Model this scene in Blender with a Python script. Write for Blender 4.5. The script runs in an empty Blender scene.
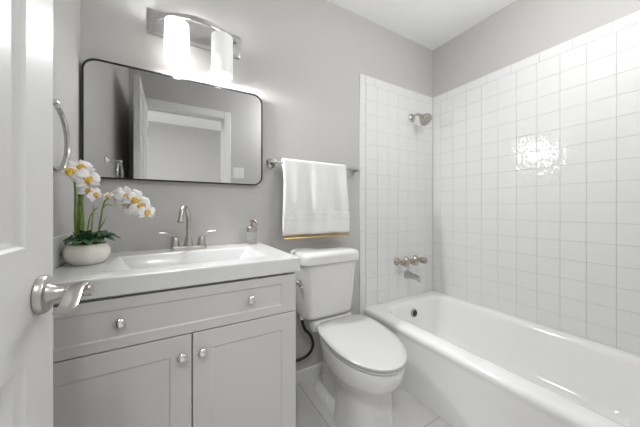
import bpy, bmesh, math, random
from mathutils import Vector, Matrix
random.seed(7)
R = math.radians
COL = bpy.context.scene.collection

# ------------------------------------------------------------------ camera
cd = bpy.data.cameras.new('camera'); cam = bpy.data.objects.new('camera', cd); COL.objects.link(cam)
cam.location = (0, 0, 1.075); cam.rotation_euler = (R(90), 0, R(-30))
cd.sensor_width = 36; cd.lens = 36 * 256 / 640; cd.shift_y = -5 / 640; cd.clip_start = 0.01
bpy.context.scene.camera = cam
# ------------------------------------------------------------------ world, lights, exposure
WORLD_GLOW = 1.0
w = bpy.data.worlds.new('world'); bpy.context.scene.world = w; w.use_nodes = True
w.node_tree.nodes['Background'].inputs[0].default_value = (0.97, 0.985, 1, 1)
w.node_tree.nodes['Background'].inputs[1].default_value = WORLD_GLOW
vs = bpy.context.scene.view_settings
vs.view_transform = 'Standard'; vs.look = 'None'; vs.gamma = 1; vs.use_curve_mapping = False
vs.exposure = 0.66
LIGHT_COLOR = (0.97, 0.985, 1.0)
def lamp(name, loc, radius, power, kind='POINT'):
    l = bpy.data.lights.new(name, kind); l.energy = power; l.color = LIGHT_COLOR
    if kind == 'AREA': l.shape = 'DISK'; l.size = radius * 2
    else: l.shadow_soft_size = radius
    o = bpy.data.objects.new(name, l); COL.objects.link(o); o.location = loc
    return o
GLOBE_FILL, HALL_FILL = 24.5, 13.0      # unseen fill lamps added over the bathroom and the hallway
BATH_FILL_XY, HALL_FILL_XY = (1.15, 0.30), (-0.20, -0.48)
KEY_LIGHT, DOWN_LIGHT, UP_LIGHT = 23.5, 0.4, 1.3        # light of the vanity bulbs leaving the open ends of the shades
SHADE_LEFT, SHADE_RIGHT = 2.3, 0.18      # glow of the two frosted shades
lamp('hallway_fill_light', (*HALL_FILL_XY, 2.37), 0.16, HALL_FILL, 'AREA')  # added front fill, shining through the doorway from an unseen hallway lamp
CEILING_Z = 2.449

# ------------------------------------------------------------------ materials
def mat(name, color, rough=0.5, metal=0.0, bump=None, spec=0.5, emit=None, coat=0.0, alpha=1.0, trans=0.0, ior=1.45, sss=0):
    m = bpy.data.materials.new(name); m.use_nodes = True
    nt = m.node_tree; b = nt.nodes['Principled BSDF']
    b.inputs['Base Color'].default_value = (*color, 1); b.inputs['Roughness'].default_value = rough
    b.inputs['Metallic'].default_value = metal; b.inputs['Specular IOR Level'].default_value = spec
    b.inputs['Coat Weight'].default_value = coat; b.inputs['IOR'].default_value = ior
    b.inputs['Transmission Weight'].default_value = trans
    if sss:
        b.inputs['Subsurface Weight'].default_value = sss
    if emit:
        b.inputs['Emission Color'].default_value = (*emit[0], 1); b.inputs['Emission Strength'].default_value = emit[1]
    if bump:
        scale, strength, dist, stretch = bump
        tc = nt.nodes.new('ShaderNodeTexCoord'); mp = nt.nodes.new('ShaderNodeMapping'); mp.inputs['Scale'].default_value = stretch
        n = nt.nodes.new('ShaderNodeTexNoise'); n.inputs['Scale'].default_value = scale; n.inputs['Detail'].default_value = 3
        bp = nt.nodes.new('ShaderNodeBump'); bp.inputs['Strength'].default_value = strength; bp.inputs['Distance'].default_value = dist
        nt.links.new(tc.outputs['Object'], mp.inputs['Vector']); nt.links.new(mp.outputs['Vector'], n.inputs['Vector'])
        nt.links.new(n.outputs['Fac'], bp.inputs['Height']); nt.links.new(bp.outputs['Normal'], b.inputs['Normal'])
    return m
def two_tone(m, c1, c2, scale, stretch=(1, 1, 1), lo=0.35, hi=0.65):
    nt = m.node_tree; b = nt.nodes['Principled BSDF']
    tc = nt.nodes.new('ShaderNodeTexCoord'); mp = nt.nodes.new('ShaderNodeMapping'); mp.inputs['Scale'].default_value = stretch
    n = nt.nodes.new('ShaderNodeTexNoise'); n.inputs['Scale'].default_value = scale; n.inputs['Detail'].default_value = 4
    cr = nt.nodes.new('ShaderNodeValToRGB'); e = cr.color_ramp.elements
    e[0].position = lo; e[0].color = (*c1, 1); e[1].position = hi; e[1].color = (*c2, 1)
    nt.links.new(tc.outputs['Object'], mp.inputs['Vector']); nt.links.new(mp.outputs['Vector'], n.inputs['Vector'])
    nt.links.new(n.outputs['Fac'], cr.inputs['Fac']); nt.links.new(cr.outputs['Color'], b.inputs['Base Color'])
    return m
U = (1, 1, 1)
M = {}
M['wall'] = mat('grey_wall_paint', (0.55, 0.537, 0.52), 0.6, bump=(260, 0.12, 0.002, U))
M['ceiling'] = mat('white_ceiling_paint', (0.96, 0.96, 0.955), 0.8, bump=(180, 0.1, 0.002, U))
M['tile'] = mat('white_glazed_tile', (0.80, 0.80, 0.79), 0.08, bump=(26, 0.55, 0.005, U))
M['grout'] = mat('pale_grout', (0.58, 0.575, 0.565), 0.9)
M['door'] = mat('white_door_paint', (0.66, 0.655, 0.645), 0.42, bump=(60, 0.10, 0.002, (6, 6, 0.4)))
M['trim'] = mat('white_trim_paint', (0.80, 0.795, 0.78), 0.35)
M['cabinet'] = mat('light_grey_cabinet_paint', (0.57, 0.56, 0.55), 0.4)
M['gap'] = mat('cabinet_inside', (0.35, 0.34, 0.33), 0.7)
M['counter'] = mat('white_cultured_marble', (0.67, 0.67, 0.66), 0.18, coat=0.3)
M['porcelain'] = mat('white_porcelain', (0.74, 0.735, 0.72), 0.1, coat=0.4)
M['seat'] = mat('white_seat_plastic', (0.61, 0.605, 0.595), 0.22)
M['tub'] = mat('white_tub_enamel', (0.90, 0.895, 0.885), 0.12, coat=0.3)
M['chrome'] = mat('polished_chrome', (0.78, 0.78, 0.78), 0.08, 1.0)
M['nickel'] = mat('brushed_nickel', (0.50, 0.475, 0.45), 0.3, 1.0, bump=(60, 0.05, 0.001, (1, 8, 8)))
M['warm_nickel'] = mat('warm_nickel', (0.50, 0.45, 0.38), 0.18, 1.0)
M['dull_chrome'] = mat('dull_chrome', (0.55, 0.55, 0.55), 0.16, 1.0)
M['satin'] = mat('satin_silver_plate', (0.52, 0.515, 0.505), 0.32, 1.0)
M['gold'] = mat('gold_trim', (0.56, 0.41, 0.17), 0.28, 1.0)
M['black'] = mat('black_frame_metal', (0.012, 0.012, 0.013), 0.3)
M['mirror'] = mat('mirror_glass', (0.66, 0.665, 0.665), 0.0, 1.0)
M['rubber'] = mat('black_braided_hose', (0.012, 0.012, 0.012), 0.45)
M['towel'] = mat('white_terry_cloth', (0.88, 0.88, 0.875), 0.95, bump=(420, 0.5, 0.004, U), spec=0.1)
M['plastic'] = mat('white_plastic', (0.80, 0.79, 0.77), 0.35)
M['pot'] = two_tone(mat('cream_ceramic', (0.78, 0.75, 0.66), 0.25, coat=0.2), (0.78, 0.74, 0.62), (0.84, 0.82, 0.76), 9)
M['leaf'] = two_tone(mat('dark_orchid_leaf', (0.03, 0.09, 0.03), 0.26), (0.022, 0.075, 0.03), (0.075, 0.18, 0.07), 22)
M['stem'] = two_tone(mat('green_stem', (0.16, 0.26, 0.05), 0.45), (0.10, 0.20, 0.04), (0.26, 0.36, 0.09), 30)
M['petal'] = mat('white_petal', (0.86, 0.85, 0.85), 0.55, sss=0)
M['lip'] = two_tone(mat('yellow_lip', (0.75, 0.45, 0.04), 0.5), (0.72, 0.38, 0.03), (0.88, 0.68, 0.14), 60)
M['moss'] = two_tone(mat('green_moss', (0.05, 0.08, 0.03), 0.9), (0.03, 0.05, 0.02), (0.10, 0.14, 0.06), 60)
M['glass'] = mat('clear_glass', (0.93, 0.93, 0.93), 0.03, trans=0.85, ior=1.3)
M['label'] = mat('grey_sleeve', (0.40, 0.39, 0.385), 0.35, 0.4)
M['dark'] = mat('dark_hole', (0.02, 0.02, 0.02), 0.3)
M['bulb'] = mat('fill_lamp_diffuser', (0.9, 0.9, 0.88), 0.4, emit=((1, 0.97, 0.93), 1.5))

def floor_mat():
    m = mat('pale_floor_tile', (0.6, 0.59, 0.57), 0.3); nt = m.node_tree; b = nt.nodes['Principled BSDF']
    tc = nt.nodes.new('ShaderNodeTexCoord'); mp = nt.nodes.new('ShaderNodeMapping'); mp.inputs['Location'].default_value = (-0.67, -0.225, 0)
    br = nt.nodes.new('ShaderNodeTexBrick'); br.offset = 0; br.inputs['Scale'].default_value = 1
    br.inputs['Brick Width'].default_value = 0.61; br.inputs['Row Height'].default_value = 0.61; br.inputs['Mortar Size'].default_value = 0.0025
    br.inputs['Color1'].default_value = (0.66, 0.65, 0.63, 1); br.inputs['Color2'].default_value = (0.64, 0.63, 0.61, 1)
    br.inputs['Mortar'].default_value = (0.40, 0.39, 0.375, 1)
    nt.links.new(tc.outputs['Object'], mp.inputs['Vector']); nt.links.new(mp.outputs['Vector'], br.inputs['Vector'])
    n = nt.nodes.new('ShaderNodeTexNoise'); n.inputs['Scale'].default_value = 5; n.inputs['Detail'].default_value = 6
    mx = nt.nodes.new('ShaderNodeMix'); mx.data_type = 'RGBA'; mx.blend_type = 'MULTIPLY'; mx.inputs['Factor'].default_value = 0.12
    nt.links.new(tc.outputs['Object'], n.inputs['Vector'])
    nt.links.new(br.outputs['Color'], mx.inputs['A']); nt.links.new(n.outputs['Color'], mx.inputs['B']); nt.links.new(mx.outputs['Result'], b.inputs['Base Color'])
    return m
M['floor'] = floor_mat()
def shade_mat(name, strength):
    # frosted glass lit from the bulb inside: brighter around the bulb (lower two thirds), a little dimmer at the neck
    m = mat(name, (0.70, 0.70, 0.70), 0.35); nt = m.node_tree; b = nt.nodes['Principled BSDF']
    tc = nt.nodes.new('ShaderNodeTexCoord'); sx = nt.nodes.new('ShaderNodeSeparateXYZ'); cr = nt.nodes.new('ShaderNodeMapRange')
    cr.inputs['From Min'].default_value = 0.07; cr.inputs['From Max'].default_value = 0.165
    cr.inputs['To Min'].default_value = strength; cr.inputs['To Max'].default_value = min(0.55, strength)
    nt.links.new(tc.outputs['Object'], sx.inputs[0]); nt.links.new(sx.outputs['Z'], cr.inputs['Value'])
    b.inputs['Emission Color'].default_value = (1, 0.99, 0.98, 1); nt.links.new(cr.outputs['Result'], b.inputs['Emission Strength'])
    return m

# ------------------------------------------------------------------ mesh helpers
ORG = {}
def finish(bm, name, m, origin, bevel=0, smooth=True, angle=38, subsurf=0, recalc=True):
    if recalc: bmesh.ops.recalc_face_normals(bm, faces=bm.faces)
    bmesh.ops.translate(bm, vec=-Vector(origin), verts=bm.verts)
    me = bpy.data.meshes.new(name); bm.to_mesh(me); bm.free()
    if smooth:
        me.polygons.foreach_set('use_smooth', [True] * len(me.polygons)); me.set_sharp_from_angle(angle=R(angle))
    o = bpy.data.objects.new(name, me); COL.objects.link(o); me.materials.append(m)
    if bevel:
        b = o.modifiers.new('bevel', 'BEVEL'); b.width = bevel; b.segments = 3; b.limit_method = 'ANGLE'; b.angle_limit = R(40)
    if subsurf:
        s = o.modifiers.new('subsurf', 'SUBSURF'); s.levels = subsurf; s.render_levels = subsurf
    return o
def part(name, bm, m, parent, label=None, **k):
    org = ORG[parent.name]
    o = finish(bm, name, m, org, **k); o.parent = parent; ORG[o.name] = org
    if label: o['label'] = label
    return o
def tag(o, label, cat, group=None):
    o['label'] = label; o['category'] = cat
    if group: o['group'] = group
def thing(name, loc, label, cat, group=None):
    o = bpy.data.objects.new(name, None); COL.objects.link(o); o.location = loc; o.empty_display_size = 0.05
    tag(o, label, cat, group); ORG[o.name] = Vector(loc); return o
def solo(name, bm, m, label, cat, group=None, **k):
    vs_ = [v.co for v in bm.verts]
    c = Vector(((min(v.x for v in vs_) + max(v.x for v in vs_)) / 2, (min(v.y for v in vs_) + max(v.y for v in vs_)) / 2, min(v.z for v in vs_)))
    o = finish(bm, name, m, c, **k); o.location = c; ORG[o.name] = c; tag(o, label, cat, group); return o
def struct(name, bm, m, parent=None, **k):
    if parent: return part(name, bm, m, parent, **k)
    o = finish(bm, name, m, (0, 0, 0), **k); o['kind'] = 'structure'; ORG[o.name] = Vector((0, 0, 0)); return o
def copy_tree(o, parent=None):
    c = o.copy(); COL.objects.link(c); c.parent = parent
    for ch in list(o.children): copy_tree(ch, c)
    return c
def NB(): return bmesh.new()
def box(bm, x0, x1, y0, y1, z0, z1):
    v = [bm.verts.new((x, y, z)) for x in (x0, x1) for y in (y0, y1) for z in (z0, z1)]
    for f in ((0, 1, 3, 2), (4, 6, 7, 5), (0, 4, 5, 1), (2, 3, 7, 6), (0, 2, 6, 4), (1, 5, 7, 3)): bm.faces.new([v[i] for i in f])
    return bm
def loft(bm, loops, cap0=True, cap1=True):
    vl = [[bm.verts.new(p) for p in L] for L in loops]; n = len(vl[0])
    for a, b in zip(vl, vl[1:]):
        for i in range(n): bm.faces.new((a[i], a[(i + 1) % n], b[(i + 1) % n], b[i]))
    if cap0: bm.faces.new(vl[0][::-1])
    if cap1: bm.faces.new(vl[-1])
    return bm
def tube(bm, pts, rad, n=14, flat=None, up=(0, 0, 1)):
    """swept tube; rad number or list; flat=(a,b) scales the section along side / up"""
    pts = [Vector(p) for p in pts]; k = len(pts)
    rad = [rad] * k if not isinstance(rad, (list, tuple)) else rad
    loops = []
    prev = None
    for i, p in enumerate(pts):
        t = (pts[min(i + 1, k - 1)] - pts[max(i - 1, 0)]).normalized()
        if prev is None:
            u = Vector(up) if abs(t.dot(Vector(up))) < 0.95 else Vector((1, 0, 0))
        else: u = prev
        u = (u - t * u.dot(t)).normalized(); s = t.cross(u); prev = u
        fa, fb = flat if flat else (1, 1)
        loops.append([p + s * math.cos(2 * math.pi * j / n) * rad[i] * fa + u * math.sin(2 * math.pi * j / n) * rad[i] * fb for j in range(n)])
    return loft(bm, loops)
def smooth_path(pts, k=8):
    pts = [Vector(p) for p in pts]; out = []
    P = [2 * pts[0] - pts[1]] + pts + [2 * pts[-1] - pts[-2]]
    for i in range(1, len(P) - 2):
        a, b, c, d = P[i - 1:i + 3]
        for j in range(k):
            t = j / k
            out.append(0.5 * ((2 * b) + (c - a) * t + (2 * a - 5 * b + 4 * c - d) * t * t + (3 * b - a - 3 * c + d) * t ** 3))
    out.append(pts[-1]); return out
def lathe(bm, prof, loc=(0, 0, 0), axis=(0, 0, 1), n=32, cap0=True, cap1=True):
    q = Vector((0, 0, 1)).rotation_difference(Vector(axis)); loc = Vector(loc)
    loops = [[loc + q @ Vector((r * math.cos(2 * math.pi * j / n), r * math.sin(2 * math.pi * j / n), z)) for j in range(n)] for r, z in prof]
    return loft(bm, loops, cap0, cap1)
def rrect(x0, x1, y0, y1, r, z, k=8):
    out = []
    for cx, cy, a0 in ((x1 - r, y1 - r, 0), (x0 + r, y1 - r, 90), (x0 + r, y0 + r, 180), (x1 - r, y0 + r, 270)):
        for i in range(k + 1):
            a = R(a0 + 90 * i / k); out.append((cx + r * math.cos(a), cy + r * math.sin(a), z))
    return out
def ball(bm, c, r, sc=(1, 1, 1), q=None):
    g = bmesh.ops.create_icosphere(bm, subdivisions=2, radius=r)
    m = Matrix.Diagonal((*sc, 1))
    if q: m = q.to_matrix().to_4x4() @ m
    bmesh.ops.transform(bm, matrix=Matrix.Translation(c) @ m, verts=g['verts'])
def shaker(x0, x1, y0, y1, z0, z1, fx, fz, dep=0.003, ch=0.005):
    """slab with a recessed panel on its -y face"""
    bm = NB()
    def rect(i, j, y): return [(x0 + i, y, z0 + j), (x1 - i, y, z0 + j), (x1 - i, y, z1 - j), (x0 + i, y, z1 - j)]
    e = 0.0012
    loft(bm, [rect(0, 0, y1), rect(0, 0, y0 + e), rect(e, e, y0), rect(fx, fz, y0), rect(fx + ch, fz + ch, y0 + dep)])
    return bm

# ------------------------------------------------------------------ room shell
XL, XR, YB = -0.335, 1.965, 1.44
T = 0.10
struct('floor', box(NB(), -1.6, XR + T, -2.1, YB + T, -0.08, 0), M['floor'], smooth=False)
struct('ceiling', box(NB(), -1.6, XR + T, -2.1, YB + T, CEILING_Z, CEILING_Z + 0.08), M['ceiling'], smooth=False)
wall_back = struct('wall_back', box(NB(), XL - T, XR + T, YB, YB + T, 0, CEILING_Z), M['wall'], smooth=False)
wall_right = struct('wall_right', box(NB(), XR, XR + T, -T, YB, 0, CEILING_Z), M['wall'], smooth=False)
struct('wall_left', box(NB(), XL - T, XL, -T, YB, 0, CEILING_Z), M['wall'], smooth=False)
OX0, OX1, OZ = -0.199, 0.464, 2.012
bm = NB()
box(bm, XL, OX0 - 0.02, -T, 0, 0, CEILING_Z); box(bm, OX1 + 0.02, XR, -T, 0, 0, CEILING_Z); box(bm, OX0 - 0.02, OX1 + 0.02, -T, 0, OZ + 0.02, CEILING_Z)
struct('wall_front', bm, M['wall'], smooth=False)
struct('wall_hallway', box(NB(), -1.6, XR + T, -2.1, -1.98, 0, CEILING_Z), M['wall'], smooth=False)
# door frame: jambs, stops and the casing round the doorway on the room side
bm = NB()
box(bm, OX0 - 0.02, OX0, -T, 0, 0, OZ); box(bm, OX1, OX1 + 0.02, -T, 0, 0, OZ); box(bm, OX0 - 0.02, OX1 + 0.02, -T, 0, OZ, OZ + 0.02)
box(bm, OX1 - 0.012, OX1, -0.075, -0.04, 0, OZ - 0.012); box(bm, OX0, OX1, -0.075, -0.04, OZ - 0.012, OZ)
struct('trim_1', bm, M['trim'], bevel=0.0015)
bm = NB()
def casing(bm, x0, x1, z0, z1): box(bm, x0, x1, 0.0, 0.016, z0, z1)
casing(bm, OX0 - 0.078, OX0 - 0.006, 0, OZ + 0.078); casing(bm, OX1 + 0.006, OX1 + 0.074, 0, OZ + 0.078); casing(bm, OX0 - 0.006, OX1 + 0.006, OZ + 0.006, OZ + 0.078)
struct('trim_2', bm, M['trim'], bevel=0.004)
struct('baseboard_back', box(NB(), 0.43, 1.156, YB - 0.013, YB, 0, 0.072), M['trim'], bevel=0.004)
struct('baseboard_left', box(NB(), XL, XL + 0.013, 0.0, 0.92, 0, 0.072), M['trim'], bevel=0.004)
struct('baseboard_front', box(NB(), OX1 + 0.076, 1.18, 0, 0.013, 0, 0.072), M['trim'], bevel=0.004)

# ------------------------------------------------------------------ wall tiles (one glazed panel per wall)
def tile(bm, o, u, v, n, u0, u1, v0, v1, h=0.0024, g=0.0008, tilt=0.0045, rim=0.0010):
    u0 += g; u1 -= g; v0 += g; v1 -= g
    if u1 - u0 < 0.006 or v1 - v0 < 0.006: return
    ta, tb = random.uniform(-tilt, tilt), random.uniform(-tilt, tilt); cu, cv = (u0 + u1) / 2, (v0 + v1) / 2
    def P(a, b, hh): return o + u * a + v * b + n * (hh + ta * (a - cu) + tb * (b - cv))
    def rect(i, hh): return [P(u0 + i, v0 + i, hh), P(u1 - i, v0 + i, hh), P(u1 - i, v1 - i, hh), P(u0 + i, v1 - i, hh)]
    vl = [[bm.verts.new(p) for p in L] for L in (rect(0, 0.0), rect(0, h - 0.0006), rect(rim, h))]
    for a, b in zip(vl, vl[1:]):
        for i in range(4): bm.faces.new((a[i], a[(i + 1) % 4], b[(i + 1) % 4], b[i]))
    bm.faces.new(vl[-1])
def cuts(a, b, start, pitch):
    k = math.floor((a - start) / pitch); out = [a]
    while True:
        k += 1; c = start + k * pitch
        if c >= b - 1e-4: break
        if c > a + 1e-4: out.append(c)
    return out + [b]
ZT, ZTOP, PITCH = 1.976, 2.036, 0.1086
ex, ey, ez = Vector((1, 0, 0)), Vector((0, 1, 0)), Vector((0, 0, 1))
GT = 0.004
# back wall (grout bed, then tiles)
g = struct('tile_grout', box(NB(), 1.157, XR, YB - GT, YB, 0, ZTOP - 0.001), M['grout'], wall_back, smooth=False)
bm = NB(); o = Vector((0, YB - GT, 0)); n = -ey
xs = cuts(1.207, XR - 0.008, 1.212, 0.109); zs = cuts(0.30, ZT, ZT, PITCH)
for a, b in zip(xs, xs[1:]):
    for c, d in zip(zs, zs[1:]): tile(bm, o, ex, ez, n, a, b, c, d)
for a, b in zip(*(lambda q: (q, q[1:]))(cuts(1.207, XR - 0.008, 1.30, 0.152))): tile(bm, o, ex, ez, n, a, b, ZT, ZTOP)
for c, d in zip(*(lambda q: (q, q[1:]))(cuts(0.0, ZTOP, ZTOP - 0.06, 0.152))): tile(bm, o, ex, ez, n, 1.156, 1.207, c, d)
struct('glazed_tiles', bm, M['tile'], wall_back, angle=12)
g = struct('tile_grout', box(NB(), XR - GT, XR, 0.0, YB - 0.0005, 0.30, ZTOP - 0.001), M['grout'], wall_right, smooth=False)
bm = NB(); o = Vector((XR - GT, 0, 0)); n = -ex
ys = cuts(0.0, YB - 0.008, 0.374, 0.10955)
for a, b in zip(ys, ys[1:]):
    for c, d in zip(zs, zs[1:]): tile(bm, o, ey, ez, n, a, b, c, d)
for a, b in zip(*(lambda q: (q, q[1:]))(cuts(0.0, YB - 0.008, 0.386, 0.152))): tile(bm, o, ey, ez, n, a, b, ZT, ZTOP)
struct('glazed_tiles', bm, M['tile'], wall_right, angle=12)

# ------------------------------------------------------------------ the open door at the left, with its lever
DX = -0.195; DT = 0.035; DY0, DY1, DZ0, DZ1 = 0.012, 0.671, 0.012, 2.005
door = bpy.data.objects.new('door_1', None); COL.objects.link(door); door.location = (DX - DT / 2, DY0, 0); door['kind'] = 'structure'
door['label'] = 'white moulded panel door standing open at the left edge'
ORG[door.name] = Vector(door.location)
bm = NB()
cols = [(0.112, 0.312), (0.372, 0.568)]; rows = [(0.20, 0.840), (1.014, 1.64), (1.74, 1.90)]
yc = [DY0, 0.112, 0.312, 0.372, 0.568, DY1]; zc = [DZ0, 0.20, 0.84, 1.014, 1.64, 1.74, 1.90, DZ1]
for side, x in ((1, DX), (-1, DX - DT)):
    gv = {}
    for i, y in enumerate(yc):
        for j, z in enumerate(zc): gv[i, j] = bm.verts.new((x, y, z))
    for i in range(5):
        for j in range(7):
            q = [gv[i, j], gv[i + 1, j], gv[i + 1, j + 1], gv[i, j + 1]]
            if i in (1, 3) and j in (1, 3, 5):
                y0, y1, z0, z1 = yc[i], yc[i + 1], zc[j], zc[j + 1]
                prev = q
                for ins, dep in ((0.004, 0.005), (0.013, 0.0085), (0.019, 0.0085), (0.040, 0.0015)):
                    cur = [bm.verts.new((x - side * dep, yy, zz)) for yy, zz in ((y0 + ins, z0 + ins), (y1 - ins, z0 + ins), (y1 - ins, z1 - ins), (y0 + ins, z1 - ins))]
                    for k in range(4): bm.faces.new((prev[k], prev[(k + 1) % 4], cur[(k + 1) % 4], cur[k]))
                    prev = cur
                bm.faces.new(prev)
            else: bm.faces.new(q)
    if side == 1: front = gv
    else:
        ring = [(i, 0) for i in range(6)] + [(5, j) for j in range(1, 8)] + [(i, 7) for i in range(4, -1, -1)] + [(0, j) for j in range(6, 0, -1)]
        for a, b in zip(ring, ring[1:] + ring[:1]): bm.faces.new((front[a], front[b], gv[b], gv[a]))
part('door_leaf', bm, M['door'], door, angle=20)
HY, HZ = 0.612, 0.929
lever = finish(lathe(NB(), [(0.0305, 0), (0.0325, 0.002), (0.0325, 0.008), (0.030, 0.0115), (0.0, 0.0125)], (DX, HY, HZ), (1, 0, 0), 40, True, False), 'door_lever', M['nickel'], ORG[door.name])
lever.parent = door; ORG[lever.name] = ORG[door.name]; lever['label'] = 'brushed nickel lever handle with round rose'
bm = NB()
lathe(bm, [(0.019, 0.010), (0.0145, 0.016), (0.0118, 0.024), (0.0115, 0.034), (0.0100, 0.0345), (0.0100, 0.036), (0.0118, 0.0365), (0.0120, 0.060), (0.0120, 0.0680), (0.011, 0.0690)], (DX, HY, HZ), (1, 0, 0), 32)
part('neck', bm, M['nickel'], lever)
bm = NB()
path = smooth_path([(DX + 0.0525, HY + 0.011, HZ + 0.0095), (DX + 0.0530, HY - 0.012, HZ + 0.0115), (DX + 0.0545, HY - 0.040, HZ + 0.0095), (DX + 0.0565, HY - 0.064, HZ + 0.0030), (DX + 0.0580, HY - 0.086, HZ - 0.0030), (DX + 0.0580, HY - 0.103, HZ - 0.0038)], 6)
loops = []
for i, p in enumerate(path):
    f = i / (len(path) - 1); wd = 0.0108 + 0.0012 * f; th = 0.0030 - 0.0008 * f
    t = (path[min(i + 1, len(path) - 1)] - path[max(i - 1, 0)]).normalized(); sd = Vector((1, 0, 0.10)).normalized(); up = sd.cross(t).normalized()
    loops.append([p + sd * a * wd + up * b * th for a, b in ((-1, -0.5), (-0.8, -1), (0.8, -1), (1, -0.5), (1, 0.5), (0.8, 1), (-0.8, 1), (-1, 0.5))])
loft(bm, loops)
part('lever_blade', bm, M['nickel'], lever, bevel=0)
bm = NB()
lathe(bm, [(0.0325, 0), (0.0325, 0.008), (0.0, 0.0125)], (DX - DT, HY, HZ), (-1, 0, 0), 32, True, False); lathe(bm, [(0.012, 0), (0.012, 0.05), (0.022, 0.055), (0.024, 0.072), (0.0, 0.076)], (DX - DT, HY, HZ), (-1, 0, 0), 32, True, False)
part('rear_knob', bm, M['nickel'], door)
bm = NB()
for z in (0.25, 1.0, 1.78): tube(bm, [(DX + 0.004, DY0 - 0.006, z - 0.045), (DX + 0.004, DY0 - 0.006, z + 0.045)], 0.006, 10)
part('hinge', bm, M['nickel'], door)

# ------------------------------------------------------------------ vanity cabinet
VX0, VX1, VF = -0.331, 0.424, 0.925
van = thing('bathroom_vanity', (0.05, 1.18, 0), 'light grey vanity cabinet with one wide drawer above two panelled doors', 'vanity')
bm = NB()
box(bm, VX0, VX0 + 0.016, VF + 0.021, 1.427, 0.0, 0.826); box(bm, VX1 - 0.016, VX1, VF + 0.021, 1.427, 0.0, 0.826)
box(bm, VX0 + 0.016, VX1 - 0.016, 1.415, 1.427, 0.09, 0.826); box(bm, VX0 + 0.016, VX1 - 0.016, VF + 0.03, 1.415, 0.09, 0.106)
box(bm, VX0 + 0.016, VX1 - 0.016, VF + 0.075, VF + 0.09, 0.0, 0.09)
box(bm, VX0 + 0.016, VX1 - 0.016, VF + 0.0225, VF + 0.04, 0.786, 0.826); box(bm, VX0 + 0.016, VX1 - 0.016, VF + 0.0225, VF + 0.04, 0.655, 0.69)
box(bm, 0.036, 0.076, VF + 0.0225, VF + 0.04, 0.106, 0.655)
part('body', bm, M['cabinet'], van, smooth=False)
drawer = part('drawer', shaker(VX0, VX1, VF, VF + 0.02, 0.6735, 0.817, 0.058, 0.030), M['cabinet'], van, smooth=False)
dl = part('door', shaker(VX0, 0.0540, VF, VF + 0.02, 0.10, 0.6700, 0.058, 0.060), M['cabinet'], van, smooth=False)
dr = part('door', shaker(0.0580, VX1, VF, VF + 0.02, 0.10, 0.6700, 0.058, 0.060), M['cabinet'], van, smooth=False)
def knob(p, parent):
    lathe_bm = lathe(NB(), [(0.0095, 0), (0.0088, 0.003), (0.006, 0.006), (0.0055, 0.012), (0.0110, 0.0145), (0.0150, 0.0185), (0.0152, 0.0215), (0.0125, 0.0255), (0.006, 0.0278), (0.0, 0.0282)], p, (0, -1, 0), 28, True, False)
    part('knob', lathe_bm, M['chrome'], parent, label='round polished chrome knob')
knob((-0.130, VF + 0.0065, 0.749), drawer); knob((0.246, VF + 0.0065, 0.749), drawer)
knob((0.0265, VF + 0.0005, 0.608), dl); knob((0.0855, VF + 0.0005, 0.608), dr)

# ------------------------------------------------------------------ countertop with the basin moulded in
CZ = 0.882
top = thing('vanity_countertop', (0.05, 1.18, 0.827), 'thick white vanity countertop with a rectangular moulded sink basin', 'countertop')
bm = NB()
def rc(x0, x1, y0, y1, z): return [(x0, y0, z), (x1, y0, z), (x1, y1, z), (x0, y1, z)]
e = 0.004
loft(bm, [rc(-0.13, 0.285, 1.02, 1.28, 0.775), rc(-0.21, 0.345, 0.995, 1.30, 0.8265), rc(XL + 0.001, 0.439, 0.919, YB - 0.001, 0.8265), rc(XL + 0.001, 0.439, 0.919, YB - 0.001, CZ - e), rc(XL + 0.001 + e, 0.439 - e, 0.919 + e, YB - 0.001, CZ),
          rrect(-0.19, 0.335, 1.0, 1.29, 0.012, CZ, 0)[0:4][2:] + rrect(-0.19, 0.335, 1.0, 1.29, 0.012, CZ, 0)[0:2] if False else rc(-0.185, 0.33, 1.0, 1.288, CZ),
          rc(-0.180, 0.322, 1.006, 1.284, CZ - 0.006), rc(-0.125, 0.262, 1.035, 1.262, 0.800), rc(-0.115, 0.25, 1.045, 1.252, 0.795)])
part('slab', bm, M['counter'], top, bevel=0.003, smooth=True, angle=30)
solo('side_splash', box(NB(), XL + 0.001, XL + 0.0115, 0.925, YB - 0.001, CZ, 0.984), M['counter'], 'narrow white side splash standing on the countertop against the left wall', 'side splash', bevel=0.003)
bm = NB(); lathe(bm, [(0.021, 0.0), (0.021, 0.003), (0.016, 0.004), (0.015, 0.008), (0.0, 0.009)], (0.066, 1.15, 0.7945), (0, 0, 1), 28, True, False)
part('drain', bm, M['nickel'], top)

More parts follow.
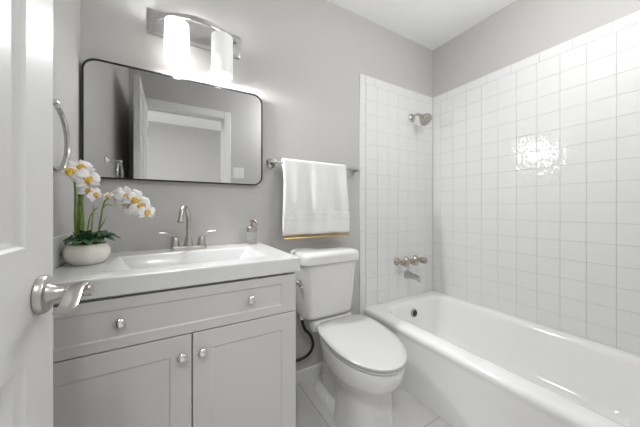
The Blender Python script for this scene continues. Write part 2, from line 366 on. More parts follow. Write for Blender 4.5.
# ------------------------------------------------------------------ faucet
FX, FY = 0.067, 1.362
fa = thing('sink_faucet', (FX, FY, CZ), 'brushed nickel centerset faucet with tall curved spout behind the sink basin', 'faucet')
bm = NB()
loft(bm, [rrect(FX - 0.080, FX + 0.080, FY - 0.026, FY + 0.026, 0.0255, CZ), rrect(FX - 0.080, FX + 0.080, FY - 0.026, FY + 0.026, 0.0255, CZ + 0.012), rrect(FX - 0.076, FX + 0.076, FY - 0.022, FY + 0.022, 0.0215, CZ + 0.017)])
part('base_plate', bm, M['nickel'], fa)
bm = NB()
lathe(bm, [(0.022, 0.015), (0.0205, 0.022), (0.0165, 0.04), (0.0135, 0.058), (0.0125, 0.062)], (FX, FY, CZ), (0, 0, 1), 28)
sp = smooth_path([(FX, FY, CZ + 0.058), (FX, FY, CZ + 0.12), (FX - 0.001, FY - 0.002, CZ + 0.160), (FX - 0.007, FY - 0.016, CZ + 0.188), (FX - 0.017, FY - 0.040, CZ + 0.200), (FX - 0.028, FY - 0.064, CZ + 0.188), (FX - 0.034, FY - 0.078, CZ + 0.160), (FX - 0.036, FY - 0.083, CZ + 0.132)], 6)
tube(bm, sp, [0.0098] * (len(sp) - 4) + [0.0102, 0.0115, 0.012, 0.012], 18)
part('spout', bm, M['nickel'], fa)
for s in (-1, 1):
    bm = NB(); hx = FX + s * 0.056
    lathe(bm, [(0.0205, 0.015), (0.019, 0.022), (0.0165, 0.040), (0.0155, 0.050), (0.011, 0.058), (0.0, 0.061)], (hx, FY, CZ), (0, 0, 1), 24, True, False)
    p = smooth_path([(hx - s * 0.004, FY, CZ + 0.050), (hx + s * 0.008, FY - 0.003, CZ + 0.068), (hx + s * 0.030, FY - 0.008, CZ + 0.080), (hx + s * 0.062, FY - 0.014, CZ + 0.083)], 5)
    tube(bm, p, [0.0095 - 0.0042 * i / (len(p) - 1) for i in range(len(p))], 12, flat=(1.25, 0.55))
    part('handle', bm, M['nickel'], fa)
bm = NB(); tube(bm, [(FX, FY + 0.03, CZ), (FX, FY + 0.03, CZ + 0.03)], 0.003, 10); ball(bm, (FX, FY + 0.03, CZ + 0.034), 0.006)
part('lift_rod', bm, M['nickel'], fa)

# ------------------------------------------------------------------ soap dispenser
SX, SY = 0.374, 1.385
so = thing('soap_dispenser', (SX, SY, CZ), 'small clear soap dispenser bottle with silver collar and pump at back right of countertop', 'soap dispenser')
bm = NB(); loft(bm, [rrect(SX - 0.023, SX + 0.023, SY - 0.020, SY + 0.020, 0.012, CZ + z) for z in (0.0, 0.070)])
part('bottle', bm, M['glass'], so, bevel=0.002)
bm = NB(); loft(bm, [rrect(SX - 0.0235, SX + 0.0235, SY - 0.0205, SY + 0.0205, 0.012, CZ + z) for z in (0.002, 0.026)])
part('silver_sleeve', bm, M['label'], so)
bm = NB(); loft(bm, [rrect(SX - 0.0245, SX + 0.0245, SY - 0.0215, SY + 0.0215, 0.012, CZ + z) for z in (0.068, 0.091)] + [rrect(SX - 0.022, SX + 0.022, SY - 0.019, SY + 0.019, 0.011, CZ + 0.094)])
part('collar', bm, M['nickel'], so)
bm = NB(); lathe(bm, [(0.010, 0.093), (0.010, 0.102), (0.006, 0.104), (0.006, 0.116), (0.011, 0.118), (0.011, 0.129), (0.0, 0.131)], (SX, SY, CZ), (0, 0, 1), 20, True, False)
tube(bm, smooth_path([(SX, SY, CZ + 0.124), (SX + 0.012, SY - 0.02, CZ + 0.122), (SX + 0.020, SY - 0.033, CZ + 0.108)], 5), 0.0045, 10)
part('pump', bm, M['warm_nickel'], so)

# ------------------------------------------------------------------ orchid in its bowl
PX, PY = -0.2585, 1.190
orch = thing('potted_orchid', (PX, PY, CZ), 'white orchid with yellow centres and dark leaves in a round cream bowl on countertop', 'plant')
bm = NB()
lathe(bm, [(0.040, 0.0), (0.046, 0.004), (0.058, 0.018), (0.0645, 0.036), (0.0630, 0.052), (0.0565, 0.066), (0.0545, 0.070), (0.0515, 0.070), (0.053, 0.062), (0.055, 0.055)], (PX, PY, CZ), (0, 0, 1), 48)
part('planter', bm, M['pot'], orch)
bm = NB(); lathe(bm, [(0.0535, 0.054), (0.052, 0.062), (0.03, 0.067), (0.0, 0.069)], (PX, PY, CZ), (0, 0, 1), 30, True, False)
part('moss', bm, M['moss'], orch)
def leaf(base, direc, length, width, rise, droop, fold=0.25):
    bm = NB(); d = Vector(direc).normalized(); s = Vector((-d.y, d.x, 0)).normalized(); N = 10; rowsv = []
    for i in range(N + 1):
        t = i / N; c = Vector(base) + d * length * t + Vector((0, 0, rise * math.sin(min(1, t * 1.3) * math.pi / 2) - droop * t * t))
        wd = 1.25 * width * (0.40 + 0.60 * math.sin(math.pi * min(1, t * 1.1) * 0.5 + 0.2)) * (1 - t ** 6) * 0.5 + 0.0006
        rowsv.append([bm.verts.new(c + s * wd * k + Vector((0, 0, fold * wd * abs(k)))) for k in (-1, -0.5, 0, 0.5, 1)])
    for a, b in zip(rowsv, rowsv[1:]):
        for k in range(4): bm.faces.new((a[k], a[k + 1], b[k + 1], b[k]))
    o = part('leaf', bm, M['leaf'], orch, angle=80); sd = o.modifiers.new('thickness', 'SOLIDIFY'); sd.thickness = 0.0025
for ang, L, wd, rise, droop in ((205, 0.056, 0.024, 0.034, 0.016), (232, 0.066, 0.026, 0.030, 0.020), (258, 0.068, 0.030, 0.026, 0.018), (285, 0.070, 0.030, 0.028, 0.020), (312, 0.074, 0.028, 0.030, 0.020), (338, 0.082, 0.028, 0.034, 0.022), (2, 0.088, 0.026, 0.040, 0.024),
                                (30, 0.080, 0.028, 0.042, 0.016), (70, 0.07, 0.028, 0.040, 0.012), (120, 0.06, 0.026, 0.038, 0.012), (160, 0.048, 0.024, 0.036, 0.008), (245, 0.045, 0.028, 0.044, 0.006), (300, 0.048, 0.030, 0.048, 0.008), (345, 0.055, 0.028, 0.048, 0.006), (270, 0.030, 0.026, 0.050, 0.002)):
    a = R(ang); leaf((PX + 0.006 * math.cos(a), PY + 0.006 * math.sin(a), CZ + 0.067), (math.cos(a), math.sin(a), 0), L, wd, rise, droop)
def stem(pts, r0, r1):
    p = smooth_path(pts, 6); bm = NB(); tube(bm, p, [r0 + (r1 - r0) * i / (len(p) - 1) for i in range(len(p))], 9)
    part('stem', bm, M['stem'], orch)
zb = CZ + 0.06
stem([(-0.286, 1.18, zb), (-0.287, 1.175, 1.04), (-0.284, 1.165, 1.11), (-0.283, 1.150, 1.165), (-0.290, 1.125, 1.200)], 0.0042, 0.0022)
stem([(-0.268, 1.18, zb), (-0.266, 1.172, 1.04), (-0.270, 1.160, 1.13), (-0.262, 1.135, 1.180), (-0.244, 1.118, 1.150), (-0.232, 1.112, 1.120)], 0.0044, 0.0018)
stem([(-0.278, 1.185, zb), (-0.279, 1.178, 1.03), (-0.274, 1.165, 1.146)], 0.0052, 0.0040)
stem([(-0.272, 1.176, zb), (-0.270, 1.170, 1.02), (-0.264, 1.160, 1.125)], 0.0044, 0.0032)
stem([(-0.262, 1.18, zb), (-0.254, 1.172, 1.00), (-0.246, 1.165, 1.045), (-0.232, 1.158, 1.070), (-0.224, 1.153, 1.078)], 0.0030, 0.0016)
stem([(-0.246, 1.182, zb), (-0.243, 1.175, 1.02), (-0.236, 1.165, 1.085)], 0.0024, 0.0016)
stem([(-0.232, 1.18, zb), (-0.225, 1.172, 0.99), (-0.218, 1.165, 1.035), (-0.209, 1.155, 1.085), (-0.196, 1.142, 1.108), (-0.170, 1.132, 1.116), (-0.132, 1.118, 1.112), (-0.104, 1.108, 1.090), (-0.085, 1.104, 1.066)], 0.0034, 0.0014)
stem([(-0.224, 1.172, 1.0), (-0.212, 1.165, 1.022), (-0.200, 1.160, 1.046)], 0.0026, 0.0010)
stem([(-0.210, 1.157, 1.078), (-0.196, 1.150, 1.090), (-0.178, 1.144, 1.082)], 0.0028, 0.0010)
# flowers: one built, the rest copied with their yellow lips
def petal(bm, ang, L, W, cup):
    N = 6; d = Vector((math.cos(ang), math.sin(ang), 0)); s = Vector((-math.sin(ang), math.cos(ang), 0)); rv = []
    for i in range(N + 1):
        t = i / N; wd = W * math.sin(math.pi * (0.08 + 0.88 * t)) ** 0.85 * 0.5 if i < N else W * 0.04
        c = d * L * (0.06 + 0.94 * t) + Vector((0, 0, cup * math.sin(math.pi * t * 0.8) - cup * 0.9 * t * t))
        rv.append([bm.verts.new(c + s * wd * k + Vector((0, 0, 0.10 * wd * (1 - abs(k)) + 0.0020 * math.sin(7 * t + 3 * k + 4 * ang)))) for k in (-1, -0.5, 0, 0.5, 1)])
    for a, b in zip(rv, rv[1:]):
        for k in range(4): bm.faces.new((a[k], a[k + 1], b[k + 1], b[k]))
def make_flower():
    bm = NB()
    for a, L, W in ((90, 0.032, 0.019), (215, 0.031, 0.017), (325, 0.031, 0.017)): petal(bm, R(a), L, W, 0.003)
    for a in (12, 168): petal(bm, R(a), 0.033, 0.032, 0.007)
    f = finish(bm, 'flower', M['petal'], (0, 0, 0), angle=80); sd = f.modifiers.new('thickness', 'SOLIDIFY'); sd.thickness = 0.0008
    bm = NB()
    ball(bm, (0, -0.004, 0.006), 0.0075, (0.8, 1.3, 0.8)); ball(bm, (0.006, 0.001, 0.006), 0.0058, (0.7, 1.2, 1)); ball(bm, (-0.006, 0.001, 0.006), 0.0058, (0.7, 1.2, 1)); ball(bm, (0, 0.004, 0.008), 0.004)
    l = finish(bm, 'lip', M['lip'], (0, 0, 0)); l['label'] = 'yellow centre'; l.parent = f; f.parent = orch
    return f
FLW = [((-0.302, 1.102, 1.190), (-0.35, -0.75, 0.75), 20, 1.15), ((-0.276, 1.092, 1.186), (0.05, -0.8, 0.6), -15, 1.2), ((-0.258, 1.112, 1.204), (0.35, -0.8, 0.6), 40, 1.1), ((-0.241, 1.102, 1.170), (0.6, -0.9, 0.2), 10, 1.1),
       ((-0.238, 1.112, 1.132), (0.3, -0.9, 0.2), -20, 0.85), ((-0.224, 1.112, 1.120), (0.9, -0.6, 0.1), 25, 0.75), ((-0.293, 1.125, 1.204), (-0.3, -0.5, 0.9), 0, 1.05), ((-0.268, 1.125, 1.206), (0.3, -0.5, 0.9), 0, 1.0),
       ((-0.192, 1.130, 1.116), (-0.2, -0.8, 0.5), 15, 0.55), ((-0.158, 1.122, 1.122), (-0.5, -0.7, 0.6), -30, 1.0), ((-0.132, 1.102, 1.116), (0.1, -1, 0.15), 10, 1.05), ((-0.112, 1.100, 1.103), (0.25, -0.9, 0.1), -25, 1.05), ((-0.098, 1.102, 1.084), (0.4, -0.9, -0.1), 35, 1.0), ((-0.080, 1.102, 1.062), (0.6, -0.8, -0.2), 0, 0.9), ((-0.124, 1.118, 1.082), (-0.3, -0.9, -0.3), 60, 0.95), ((-0.148, 1.126, 1.098), (-0.5, -0.8, -0.1), 30, 0.95)]
fl0 = make_flower()
for i, (p, d, roll, sc) in enumerate(FLW):
    f = fl0 if i == 0 else copy_tree(fl0, orch)
    q = Vector(d).normalized().to_track_quat('Z', 'Y') @ Matrix.Rotation(R(roll), 3, 'Z').to_quaternion()
    f.location = Vector(p) - ORG[orch.name]; f.rotation_mode = 'QUATERNION'; f.rotation_quaternion = q; f.scale = (sc * 1.15, sc * 1.15, sc * 1.15)

# ------------------------------------------------------------------ mirror
mi = thing('wall_mirror', (0.0585, 1.44, 1.202), 'wide rounded-corner mirror in a thin black frame above the vanity', 'mirror')
MX0, MX1, MZ0, MZ1 = -0.3265, 0.4425, 1.2035, 1.7115
def rr_xz(x0, x1, z0, z1, r, y): return [(a, y, b) for a, b, _ in rrect(x0, x1, z0, z1, r, 0, 10)]
bm = NB(); f = 0.0065
L = [rr_xz(MX0, MX1, MZ0, MZ1, 0.052, YB - 0.001), rr_xz(MX0, MX1, MZ0, MZ1, 0.052, YB - 0.025), rr_xz(MX0 + f, MX1 - f, MZ0 + f, MZ1 - f, 0.0455, YB - 0.025), rr_xz(MX0 + f, MX1 - f, MZ0 + f, MZ1 - f, 0.0455, YB - 0.019)]
loft(bm, L, True, False)
part('frame', bm, M['black'], mi)
bm = NB(); loft(bm, [rr_xz(MX0 + f - 0.0005, MX1 - f + 0.0005, MZ0 + f - 0.0005, MZ1 - f + 0.0005, 0.0455, y) for y in (YB - 0.0195, YB - 0.0215)])
part('glass', bm, M['mirror'], mi, angle=20)

# ------------------------------------------------------------------ vanity light
la = thing('vanity_light', (0.118, 1.44, 1.895), 'silver two-shade vanity light with a bowed bar above the mirror', 'lamp')
bm = NB()
def rrz(i, y, r=0.006): return rr_xz(-0.094 + i, 0.324 - i, 1.893 + i, 2.010 - i, r, y)
loft(bm, [rrz(0, YB), rrz(0, YB - 0.010), rrz(0.006, YB - 0.012), rrz(0.012, YB - 0.016)])
part('back_plate', bm, M['satin'], la, angle=20)
bm = NB(); pts = [(-0.062 + 0.362 * i / 24) for i in range(25)]
def bary(x): return 1.345 + 0.077 * ((x - 0.119) / 0.181) ** 2
loops = []
for x in pts:
    y = bary(x); tx = Vector((1, 2 * 0.077 * (x - 0.119) / 0.181 ** 2, 0)).normalized(); s = Vector((-tx.y, tx.x, 0))
    c = Vector((x, y, 1.974)); loops.append([c + s * a + ez * b for a, b in ((-0.004, -0.011), (0.004, -0.011), (0.004, 0.011), (-0.004, 0.011))])
loft(bm, loops); box(bm, -0.066, -0.054, 1.415, YB - 0.010, 1.966, 1.982); box(bm, 0.292, 0.304, 1.415, YB - 0.010, 1.966, 1.982)
part('bowed_bar', bm, M['satin'], la, bevel=0.001)
for x, st, nm in ((0.019, SHADE_LEFT, 'left'), (0.219, SHADE_RIGHT, 'right')):
    y = 1.368
    bm = NB(); lathe(bm, [(0.009, 1.963), (0.009, 1.950), (0.012, 1.930), (0.0, 1.928)], (x, y, 0), (0, 0, 1), 24, True, False); 
    part('shade_holder', bm, M['satin'], la)
    bm = NB(); lathe(bm, [(0.0495, 0.194), (0.0515, 0.192), (0.0515, 0.004), (0.050, 0.0), (0.0475, 0.0), (0.0475, 0.192)], (0, 0, 0), (0, 0, 1), 40, False, False)
    # shade modelled about its own base so the glow follows its height
    o = finish(bm, 'lamp_shade', shade_mat('frosted_shade_' + nm, st), (0, 0, 0)); o.parent = la; o.location = Vector((x, y, 1.746)) - ORG[la.name]
    o['label'] = 'brightly glowing frosted cylinder shade' if nm == 'left' else 'softly lit frosted cylinder shade'
    bm = NB(); lathe(bm, [(0.012, 0.185), (0.012, 0.150), (0.022, 0.125), (0.024, 0.100), (0.018, 0.080), (0.0, 0.072)], (0, 0, 0), (0, 0, 1), 24, True, False)
    b = finish(bm, 'bulb', mat('bulb_glow_' + nm, (0.9, 0.9, 0.9), 0.4, emit=((1, 0.97, 0.93), st)), (0, 0, 0)); b.parent = o
    share = 0.75 if nm == 'left' else 0.25
    k = lamp('vanity_bulb_light_' + nm, (x, y, 1.743), 0.03, KEY_LIGHT * share, 'SPOT')
    k.data.spot_size = R(156); k.data.spot_blend = 0.6
    k.rotation_euler = Vector((0.78, -0.44, -0.44)).to_track_quat('-Z', 'Y').to_euler()
    lamp('vanity_bulb_upward_' + nm, (x, y - 0.024, 1.931), 0.012, UP_LIGHT * share)
    lamp('vanity_bulb_downward_' + nm, (x, y, 1.765), 0.02, DOWN_LIGHT * share)

# ------------------------------------------------------------------ towel bar and towel
tb = thing('towel_bar', (0.81, 1.44, 1.34), 'brushed nickel towel bar on the grey wall between mirror and shower tiles', 'towel bar')
TY, TZ = 1.378, 1.338
bm = NB(); tube(bm, [(0.475, TY, TZ), (1.112, TY, TZ)], 0.0068, 14); part('rod', bm, M['nickel'], tb)
for x in (0.499, 1.093):
    bm = NB(); lathe(bm, [(0.0275, 0.0), (0.0275, 0.005), (0.021, 0.011), (0.012, 0.018), (0.0105, 0.045), (0.0135, 0.052), (0.0135, 0.070), (0.0, 0.074)], (x, YB, TZ), (0, -1, 0), 28, True, False)
    part('post', bm, M['nickel'], tb)
def towel():
    bm = NB(); NX, X0, X1 = 60, 0.548, 0.980
    prof = []
    zb_, zt_ = 0.922, TZ + 0.0085
    for i in range(44): prof.append(('f', zb_ + (zt_ - zb_) * i / 43))
    for i in range(1, 8): prof.append(('o', math.pi * i / 8))
    for i in range(30): prof.append(('b', zt_ - (zt_ - 0.945) * i / 29))
    grid = []
    for kind, q in prof:
        row = []
        for j in range(NX + 1):
            t = j / NX; x = X0 + (X1 - X0) * t
            if kind == 'o': y = TY - 0.013 * math.cos(q); z = zt_ + 0.011 * math.sin(q); dn = 0
            else:
                z = q; dn = max(0, (zt_ - z) / (zt_ - zb_))
                y = TY + (-0.013 if kind == 'f' else 0.013)
            fold = 0.014 * math.sin(t * 13 + 0.4 + 0.6 * dn) + 0.007 * math.sin(t * 27 + 2.0 + dn) + 0.005 * math.sin(t * 7 - dn * 1.5)
            amp = min(1, dn * 1.9) * (1.0 if dn < 0.70 else 1.0 - 0.6 * (dn - 0.70) / 0.30)
            if kind == 'b': y += 0.3 * fold * amp + 0.006 * dn; 
            else:
                y -= amp * (fold + 0.014) + 0.004 * dn
                if kind == 'f':
                    for c0, c1 in ((0.655, 0.675), (0.735, 0.755), (0.80, 0.815)):
                        if c0 < dn < c1: y += 0.0035
                    if dn > 0.70 and t > 0.72: y -= 0.006
            x += 0.012 * dn * (t - 0.35) * 2 * min(1, dn * 1.2)
            if kind == 'b': x = 0.5 * (X0 + X1) + (x - 0.5 * (X0 + X1)) * (1 - 0.07 * min(1, dn * 4))
            row.append(bm.verts.new((x, y, z)))
        grid.append(row)
    for a, b in zip(grid, grid[1:]):
        for j in range(NX): bm.faces.new((a[j], a[j + 1], b[j + 1], b[j]))
    return bm
tw = thing('bath_towel', (0.76, TY, 0.915), 'white towel with gold lower edge hanging over the towel bar', 'towel')
o = part('cloth', towel(), M['towel'], tw, angle=80); sd = o.modifiers.new('thickness', 'SOLIDIFY'); sd.thickness = 0.011; sd.offset = 1 if False else 0
bm = NB()
loft(bm, [rrect(0.543, 0.994, 1.337, 1.355, 0.008, z, 4) for z in (0.9045, 0.9065, 0.9145, 0.9165)]); tube(bm, [(0.543, 1.337, 0.9055), (0.994, 1.337, 0.9055)], 0.0032, 8)
part('gold_trim', bm, M['gold'], tw, label='gold band along the bottom hem')
bm = NB(); loft(bm, [rrect(0.556, 0.975, 1.387, 1.397, 0.004, z, 4) for z in (0.932, 0.945)])
part('gold_trim', bm, M['gold'], tw, bevel=0.002, label='gold band along the rear hem')

# ------------------------------------------------------------------ towel ring on the left wall
tr = thing('towel_ring', (XL, 0.93, 1.35), 'chrome towel ring on the left wall behind the open door', 'towel ring')
bm = NB(); lathe(bm, [(0.025, 0), (0.025, 0.005), (0.018, 0.011), (0.009, 0.018), (0.008, 0.056), (0.011, 0.060), (0.011, 0.076), (0.0, 0.079)], (XL, 0.93, 1.352), (1, 0, 0), 26, True, False)
part('post', bm, M['chrome'], tr)
bm = NB(); rx = XL + 0.067; n_ = 48; loops = []
for i in range(n_):
    a = 2 * math.pi * i / n_; c = Vector((rx, 0.938 + 0.088 * math.sin(a), 1.262 + 0.086 * math.cos(a))); rd = Vector((0, math.sin(a), math.cos(a)))
    loops.append([c + rd * 0.0036 * math.cos(2 * math.pi * k / 10) + ex * 0.0065 * math.sin(2 * math.pi * k / 10) for k in range(10)])
loft(bm, loops + [loops[0]], False, False); bmesh.ops.remove_doubles(bm, verts=bm.verts, dist=1e-6)
part('ring', bm, M['dull_chrome'], tr)

# ------------------------------------------------------------------ light switch by the doorway (seen in the mirror)
sw = thing('light_switch', (0.62, 0.0, 1.40), 'white two-rocker light switch plate beside the doorway, reflected in the mirror', 'light switch')
part('plate', box(NB(), 0.562, 0.678, 0.0, 0.006, 1.400, 1.515), M['plastic'], sw, bevel=0.003)
for x in (0.597, 0.643): part('rocker', box(NB(), x - 0.0165, x + 0.0165, 0.005, 0.010, 1.424, 1.491), M['plastic'], sw, bevel=0.0015)

# ------------------------------------------------------------------ toilet
TX = 0.822
to = thing('toilet', (TX, 1.1, 0), 'white two-piece toilet with closed lid between vanity and bathtub', 'toilet')
def egg(z, yf, yb, hw, ym, n=56, pw=2.0, pb=2.8, cx=TX, sk=0.11):
    out = []
    for i in range(n):
        a = 2 * math.pi * i / n; c, s = math.cos(a), math.sin(a)
        p = pb if s > 0 else pw
        xx = hw * math.copysign(abs(c) ** (2 / p), c)
        yy = (yb - ym if s > 0 else ym - yf) * math.copysign(abs(s) ** (2 / p), s)
        out.append((cx + xx + sk * (ym + yy - 1.0), ym + yy, z))
    return out
bm = NB()
loft(bm, [egg(0.0, 0.866, 1.14, 0.131, 1.02, pw=3.0, cx=TX + 0.008, sk=0), egg(0.02, 0.866, 1.14, 0.129, 1.02, pw=3.0, cx=TX + 0.008, sk=0), egg(0.10, 0.872, 1.13, 0.124, 1.01, pw=3.0, cx=TX + 0.008, sk=0), egg(0.20, 0.874, 1.13, 0.123, 1.01, pw=2.8, cx=TX + 0.008, sk=0), egg(0.262, 0.866, 1.15, 0.126, 1.01, pw=2.6, cx=TX + 0.004, sk=0.04),
          egg(0.276, 0.838, 1.18, 0.136, 1.02), egg(0.290, 0.800, 1.22, 0.156, 1.02), egg(0.306, 0.776, 1.25, 0.169, 1.02), egg(0.335, 0.758, 1.27, 0.176, 1.02), egg(0.385, 0.748, 1.28, 0.178, 1.02), egg(0.397, 0.751, 1.28, 0.176, 1.02), egg(0.400, 0.758, 1.275, 0.168, 1.02)])
# trapway and foot behind the column
loft(bm, [egg(0.0, 1.05, 1.36, 0.108, 1.2, pb=4, pw=4, sk=0), egg(0.022, 1.05, 1.36, 0.106, 1.2, pb=4, pw=4, sk=0), egg(0.032, 1.05, 1.355, 0.094, 1.2, pb=4, pw=4, sk=0), egg(0.05, 1.05, 1.34, 0.068, 1.2, pb=3, pw=3, sk=0), egg(0.20, 1.05, 1.32, 0.070, 1.2, pb=3, pw=3, sk=0), egg(0.30, 1.02, 1.32, 0.100, 1.2, pb=3, pw=3), egg(0.36, 1.0, 1.36, 0.130, 1.2, pb=4, pw=3), egg(0.398, 1.0, 1.40, 0.142, 1.2, pb=6, pw=3)])
# rear deck that carries the tank
loft(bm, [rrect(TX - 0.140, TX + 0.125, 1.255, 1.40, 0.03, 0.38), rrect(TX - 0.150, TX + 0.132, 1.248, 1.405, 0.03, 0.40), rrect(TX - 0.150, TX + 0.132, 1.248, 1.405, 0.03, 0.437), rrect(TX - 0.144, TX + 0.126, 1.254, 1.40, 0.028, 0.443)])
bowl = part('bowl', bm, M['porcelain'], to, angle=50)
bm = NB(); A, B = 0.600, 0.982     # left and right end of the tank
loft(bm, [rrect(A + 0.09, B - 0.09, 1.27, 1.38, 0.03, 0.442), rrect(A + 0.055, B - 0.055, 1.258, 1.392, 0.045, 0.450), rrect(A + 0.032, B - 0.032, 1.240, 1.402, 0.05, 0.462), rrect(A + 0.026, B - 0.026, 1.234, 1.408, 0.05, 0.48), rrect(A + 0.010, B - 0.008, 1.218, 1.422, 0.045, 0.772)])
part('tank', bm, M['porcelain'], to, angle=50)
bm = NB()
def tl(i, z): return rrect(A + i, B + 0.006 - i, 1.205 + i, 1.432 - i * 0.3, 0.042 - i * 0.4, z)
loft(bm, [tl(0.006, 0.766), tl(0.0, 0.770), tl(0.0, 0.806), tl(0.004, 0.818), tl(0.016, 0.828), tl(0.04, 0.833)])
part('tank_lid', bm, M['porcelain'], to, angle=50)
bm = NB()
sl = [egg(z, yf, 1.245, hw, 1.03, pb=3.8) for z, yf, hw in ((0.402, 0.750, 0.173), (0.404, 0.744, 0.178), (0.412, 0.743, 0.179), (0.414, 0.747, 0.175))]
loft(bm, sl); part('seat', bm, M['seat'], to, angle=50)
bm = NB()
loft(bm, [egg(0.4175, 0.748, 1.250, 0.173, 1.03, pb=3.8), egg(0.419, 0.741, 1.257, 0.181, 1.03, pb=3.8), egg(0.428, 0.740, 1.258, 0.182, 1.03, pb=3.8), egg(0.434, 0.748, 1.252, 0.175, 1.03, pb=3.8), egg(0.437, 0.775, 1.23, 0.150, 1.03, pb=3.0), egg(0.4385, 0.86, 1.16, 0.080, 1.03)])
part('seat_lid', bm, M['seat'], to, angle=50)
for s in (-1, 1):
    bm = NB(); tube(bm, [(TX + s * 0.075 - 0.025, 1.250, 0.420), (TX + s * 0.075 + 0.025, 1.250, 0.418)], 0.014, 16); part('hinge_cap', bm, M['seat'], to)
bm = NB(); lathe(bm, [(0.014, 0.0), (0.014, 0.006), (0.009, 0.009), (0.008, 0.020)], (0.613, 1.275, 0.668), (-1, 0, 0), 18)
lathe(bm, [(0.013, 0.014), (0.0135, 0.020), (0.010, 0.026), (0.0, 0.027)], (0.613, 1.275, 0.668), (-1, 0, 0), 18, True, False)
tube(bm, [(0.593, 1.275, 0.668), (0.591, 1.240, 0.666), (0.591, 1.212, 0.663)], [0.0075, 0.008, 0.009], 12)
part('flush_lever', bm, M['nickel'], to, label='brushed nickel flush lever')
for s in (-1, 1):
    bm = NB(); lathe(bm, [(0.0125, 0.0), (0.0125, 0.012), (0.009, 0.024), (0.0, 0.028)], (TX + s * 0.091, 1.185, 0.026), (0, 0, 1), 20, True, False); part('bolt_cap', bm, M['plastic'], to)
# ------------------------------------------------------------------ water supply hose to the toilet
bm = NB(); hp = smooth_path([(0.640, 1.31, 0.470), (0.640, 1.312, 0.44), (0.662, 1.325, 0.38), (0.712, 1.345, 0.32), (0.736, 1.360, 0.25), (0.715, 1.375, 0.195), (0.660, 1.390, 0.170), (0.585, 1.405, 0.165)], 7)
hs = thing('water_supply_hose', (0.6, 1.40, 0.14), 'black braided water hose looping down from toilet tank to the wall', 'hose')
tube(bm, hp, 0.0085, 12); part('hose', bm, M['rubber'], hs)
bm = NB(); lathe(bm, [(0.012, 0.0), (0.012, 0.018), (0.008, 0.022)], (0.640, 1.31, 0.447), (0, 0, 1), 14); part('coupling_nut', bm, M['plastic'], hs)
bm = NB(); tube(bm, [(0.575, 1.44, 0.165), (0.575, 1.395, 0.165)], 0.010, 14); lathe(bm, [(0.026, 0), (0.022, 0.006)], (0.575, 1.44, 0.165), (0, -1, 0), 22); ball(bm, (0.575, 1.402, 0.165), 0.014); part('shutoff_valve', bm, M['chrome'], hs)

# ------------------------------------------------------------------ bathtub
TBX0, TBX1, TBY0, TBY1, RIM = 1.186, XR - 0.0085, 0.006, YB - 0.0085, 0.364
tu = thing('bathtub', ((TBX0 + TBX1) / 2, 0.72, 0), 'white alcove bathtub along the tiled wall', 'bathtub')
bm = NB(); K = 8
def ol(i, z, x0=None): return rrect(TBX0 + i if x0 is None else x0, TBX1 - 0.0, TBY0, TBY1, 0.004, z, K)
def il(a, b, c, d, r, z): return rrect(a, b, c, d, r, z, K)
loops = [ol(0.012, 0.0), ol(0.012, 0.05), ol(0.010, 0.30), ol(0.004, 0.325), ol(0.0, 0.335), ol(0.0015, 0.348), ol(0.008, 0.358), ol(0.018, RIM),
         il(1.275, 1.915, 0.075, 1.372, 0.13, RIM), il(1.287, 1.908, 0.085, 1.364, 0.125, RIM - 0.003), il(1.297, 1.900, 0.095, 1.355, 0.12, RIM - 0.012), il(1.303, 1.894, 0.105, 1.349, 0.12, RIM - 0.03),
         il(1.318, 1.880, 0.16, 1.335, 0.12, 0.22), il(1.338, 1.860, 0.24, 1.315, 0.12, 0.10), il(1.370, 1.830, 0.30, 1.285, 0.12, 0.065), il(1.42, 1.78, 0.36, 1.235, 0.10, 0.055)]
loft(bm, loops)
part('tub_body', bm, M['tub'], tu, angle=40)
bm = NB(); ov = Vector((1.605, 1.340, 0.275)); nrm = Vector((0, -1, 0.12)).normalized()
lathe(bm, [(0.033, -0.004), (0.033, 0.005), (0.029, 0.009), (0.022, 0.010)], ov, nrm, 28)
ovp = part('overflow_plate', bm, M['nickel'], tu, label='round nickel overflow ring')
bm = NB(); lathe(bm, [(0.024, 0.0085), (0.022, 0.0112), (0.0, 0.0115)], ov, nrm, 24, True, False); part('opening', bm, M['dark'], ovp)
bm = NB(); lathe(bm, [(0.032, 0.0), (0.03, 0.003), (0.0, 0.004)], (1.605, 1.17, 0.0545), (0, 0, 1), 24, True, False); part('drain', bm, M['nickel'], tu)

# ------------------------------------------------------------------ tub filler: three valve handles, spout, shower head
YT = YB - GT - 0.0024
def valve(x, z, label):
    v = thing('tub_valve', (x, YT, z), label, 'faucet handle', 'bathtub valve handles')
    bm = NB(); lathe(bm, [(0.030, 0.0), (0.030, 0.003), (0.025, 0.010), (0.015, 0.020), (0.013, 0.024)], (x, YT, z), (0, -1, 0), 26); part('escutcheon', bm, M['warm_nickel'], v)
    bm = NB(); lathe(bm, [(0.012, 0.020), (0.012, 0.032), (0.017, 0.036), (0.0185, 0.050), (0.020, 0.070), (0.0245, 0.082), (0.0250, 0.094), (0.021, 0.102), (0.010, 0.106), (0.0, 0.107)], (x, YT, z), (0, -1, 0), 24, True, False)
    for k in range(8):
        a = 2 * math.pi * k / 8; c = Vector((x + 0.019 * math.cos(a), YT - 0.072, z + 0.019 * math.sin(a))); ball(bm, c, 0.0062, (1, 3.2, 1))
    part('handle', bm, M['warm_nickel'], v)
valve(1.520, 0.661, 'leftmost of the three nickel valve handles above the tub spout')
valve(1.626, 0.661, 'middle nickel valve handle directly above the tub spout')
valve(1.732, 0.661, 'rightmost of the three nickel valve handles, nearest the tiled corner')
bm = NB(); xx = 1.634; z = 0.545
pp = smooth_path([(xx, YT, z), (xx, YT - 0.03, z + 0.001), (xx, YT - 0.08, z - 0.002), (xx, YT - 0.120, z - 0.010)], 5)
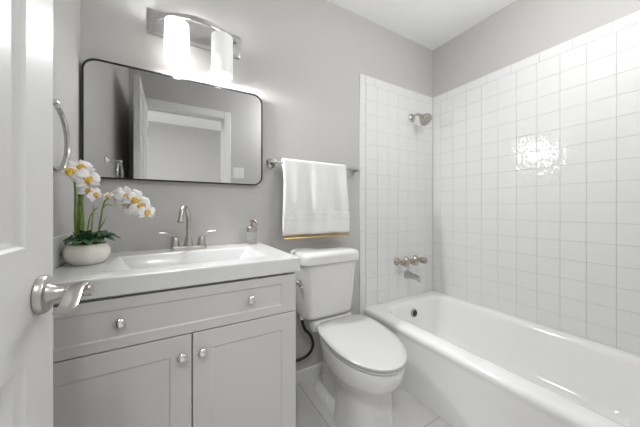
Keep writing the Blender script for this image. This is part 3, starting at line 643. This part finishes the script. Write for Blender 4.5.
tube(bm, pp, [0.034 - 0.017 * (i / (len(pp) - 1)) ** 0.8 for i in range(len(pp))], 20, flat=(1, 1))
tube(bm, smooth_path([(xx, YT - 0.105, z - 0.010), (xx, YT - 0.116, z - 0.016), (xx, YT - 0.118, z - 0.034)], 4), 0.0110, 16)
ts = thing('tub_spout', (xx, YT, z), 'chrome tub spout on the tiles below the valve handles', 'tub spout')
part('spout', bm, M['dull_chrome'], ts)
sh = thing('shower_head', (1.69, YT, 1.81), 'brushed nickel shower head high on the tiled wall', 'shower head')
SHX, SHZ = 1.690, 1.812
bm = NB(); lathe(bm, [(0.036, 0.0), (0.035, 0.004), (0.026, 0.012), (0.012, 0.016)], (SHX, YT, SHZ), (0, -1, 0), 26); part('flange', bm, M['dull_chrome'], sh)
bm = NB(); ap = smooth_path([(SHX, YT - 0.008, SHZ), (SHX, YT - 0.035, SHZ + 0.012), (SHX, YT - 0.065, SHZ + 0.010), (SHX, YT - 0.088, SHZ - 0.010)], 6); tube(bm, ap, 0.0095, 14); part('arm', bm, M['dull_chrome'], sh)
bm = NB(); hd = Vector((0.05, -0.72, -0.69)).normalized(); hc = Vector((SHX, YT - 0.086, SHZ - 0.008))
lathe(bm, [(0.010, -0.004), (0.017, 0.004), (0.019, 0.014), (0.017, 0.022), (0.022, 0.028), (0.038, 0.040), (0.047, 0.056), (0.049, 0.070), (0.046, 0.076), (0.041, 0.077)], hc, hd, 32); hdp = part('spray_head', bm, M['warm_nickel'], sh)
bm = NB(); lathe(bm, [(0.041, 0.0765), (0.036, 0.0800), (0.012, 0.081), (0.010, 0.085), (0.0, 0.086)], hc, hd, 32, True, False); part('spray_face', bm, M['label'], hdp)

# ------------------------------------------------------------------ added fill lamps on the two ceilings, out of view
M['globe'] = mat('fill_globe_glass', (0.9, 0.9, 0.88), 0.4, emit=(LIGHT_COLOR, GLOBE_FILL))
x, y = BATH_FILL_XY
c = thing('added_globe_lamp', (x, y, CEILING_Z), 'added round white globe fill lamp on the bathroom ceiling, out of view', 'lamp')
bm = NB(); lathe(bm, [(0.07, 0.0), (0.07, 0.02), (0.05, 0.03), (0.012, 0.034), (0.012, 0.26), (0.05, 0.27), (0.05, 0.285)], (x, y, CEILING_Z), (0, 0, -1), 40); part('base', bm, M['satin'], c)
bm = NB(); lathe(bm, [(0.10 * math.sin(R(24 + 156 * i / 18)), 0.28 + 0.10 * (math.cos(R(24)) - math.cos(R(24 + 156 * i / 18)))) for i in range(18)] + [(0.0, 0.28 + 0.10 * (math.cos(R(24)) + 1))], (x, y, CEILING_Z), (0, 0, -1), 40, True, False); part('globe', bm, M['globe'], c)
x, y = HALL_FILL_XY
c = thing('added_hall_lamp', (x, y, CEILING_Z), 'added round flush fill lamp on the hallway ceiling, out of view', 'lamp')
bm = NB(); lathe(bm, [(0.16, 0.0), (0.16, 0.02), (0.15, 0.025)], (x, y, CEILING_Z), (0, 0, -1), 40); part('base', bm, M['satin'], c)
bm = NB(); lathe(bm, [(0.148, 0.024), (0.14, 0.038), (0.10, 0.048), (0.0, 0.052)], (x, y, CEILING_Z), (0, 0, -1), 40, True, False); part('diffuser', bm, M['bulb'], c)
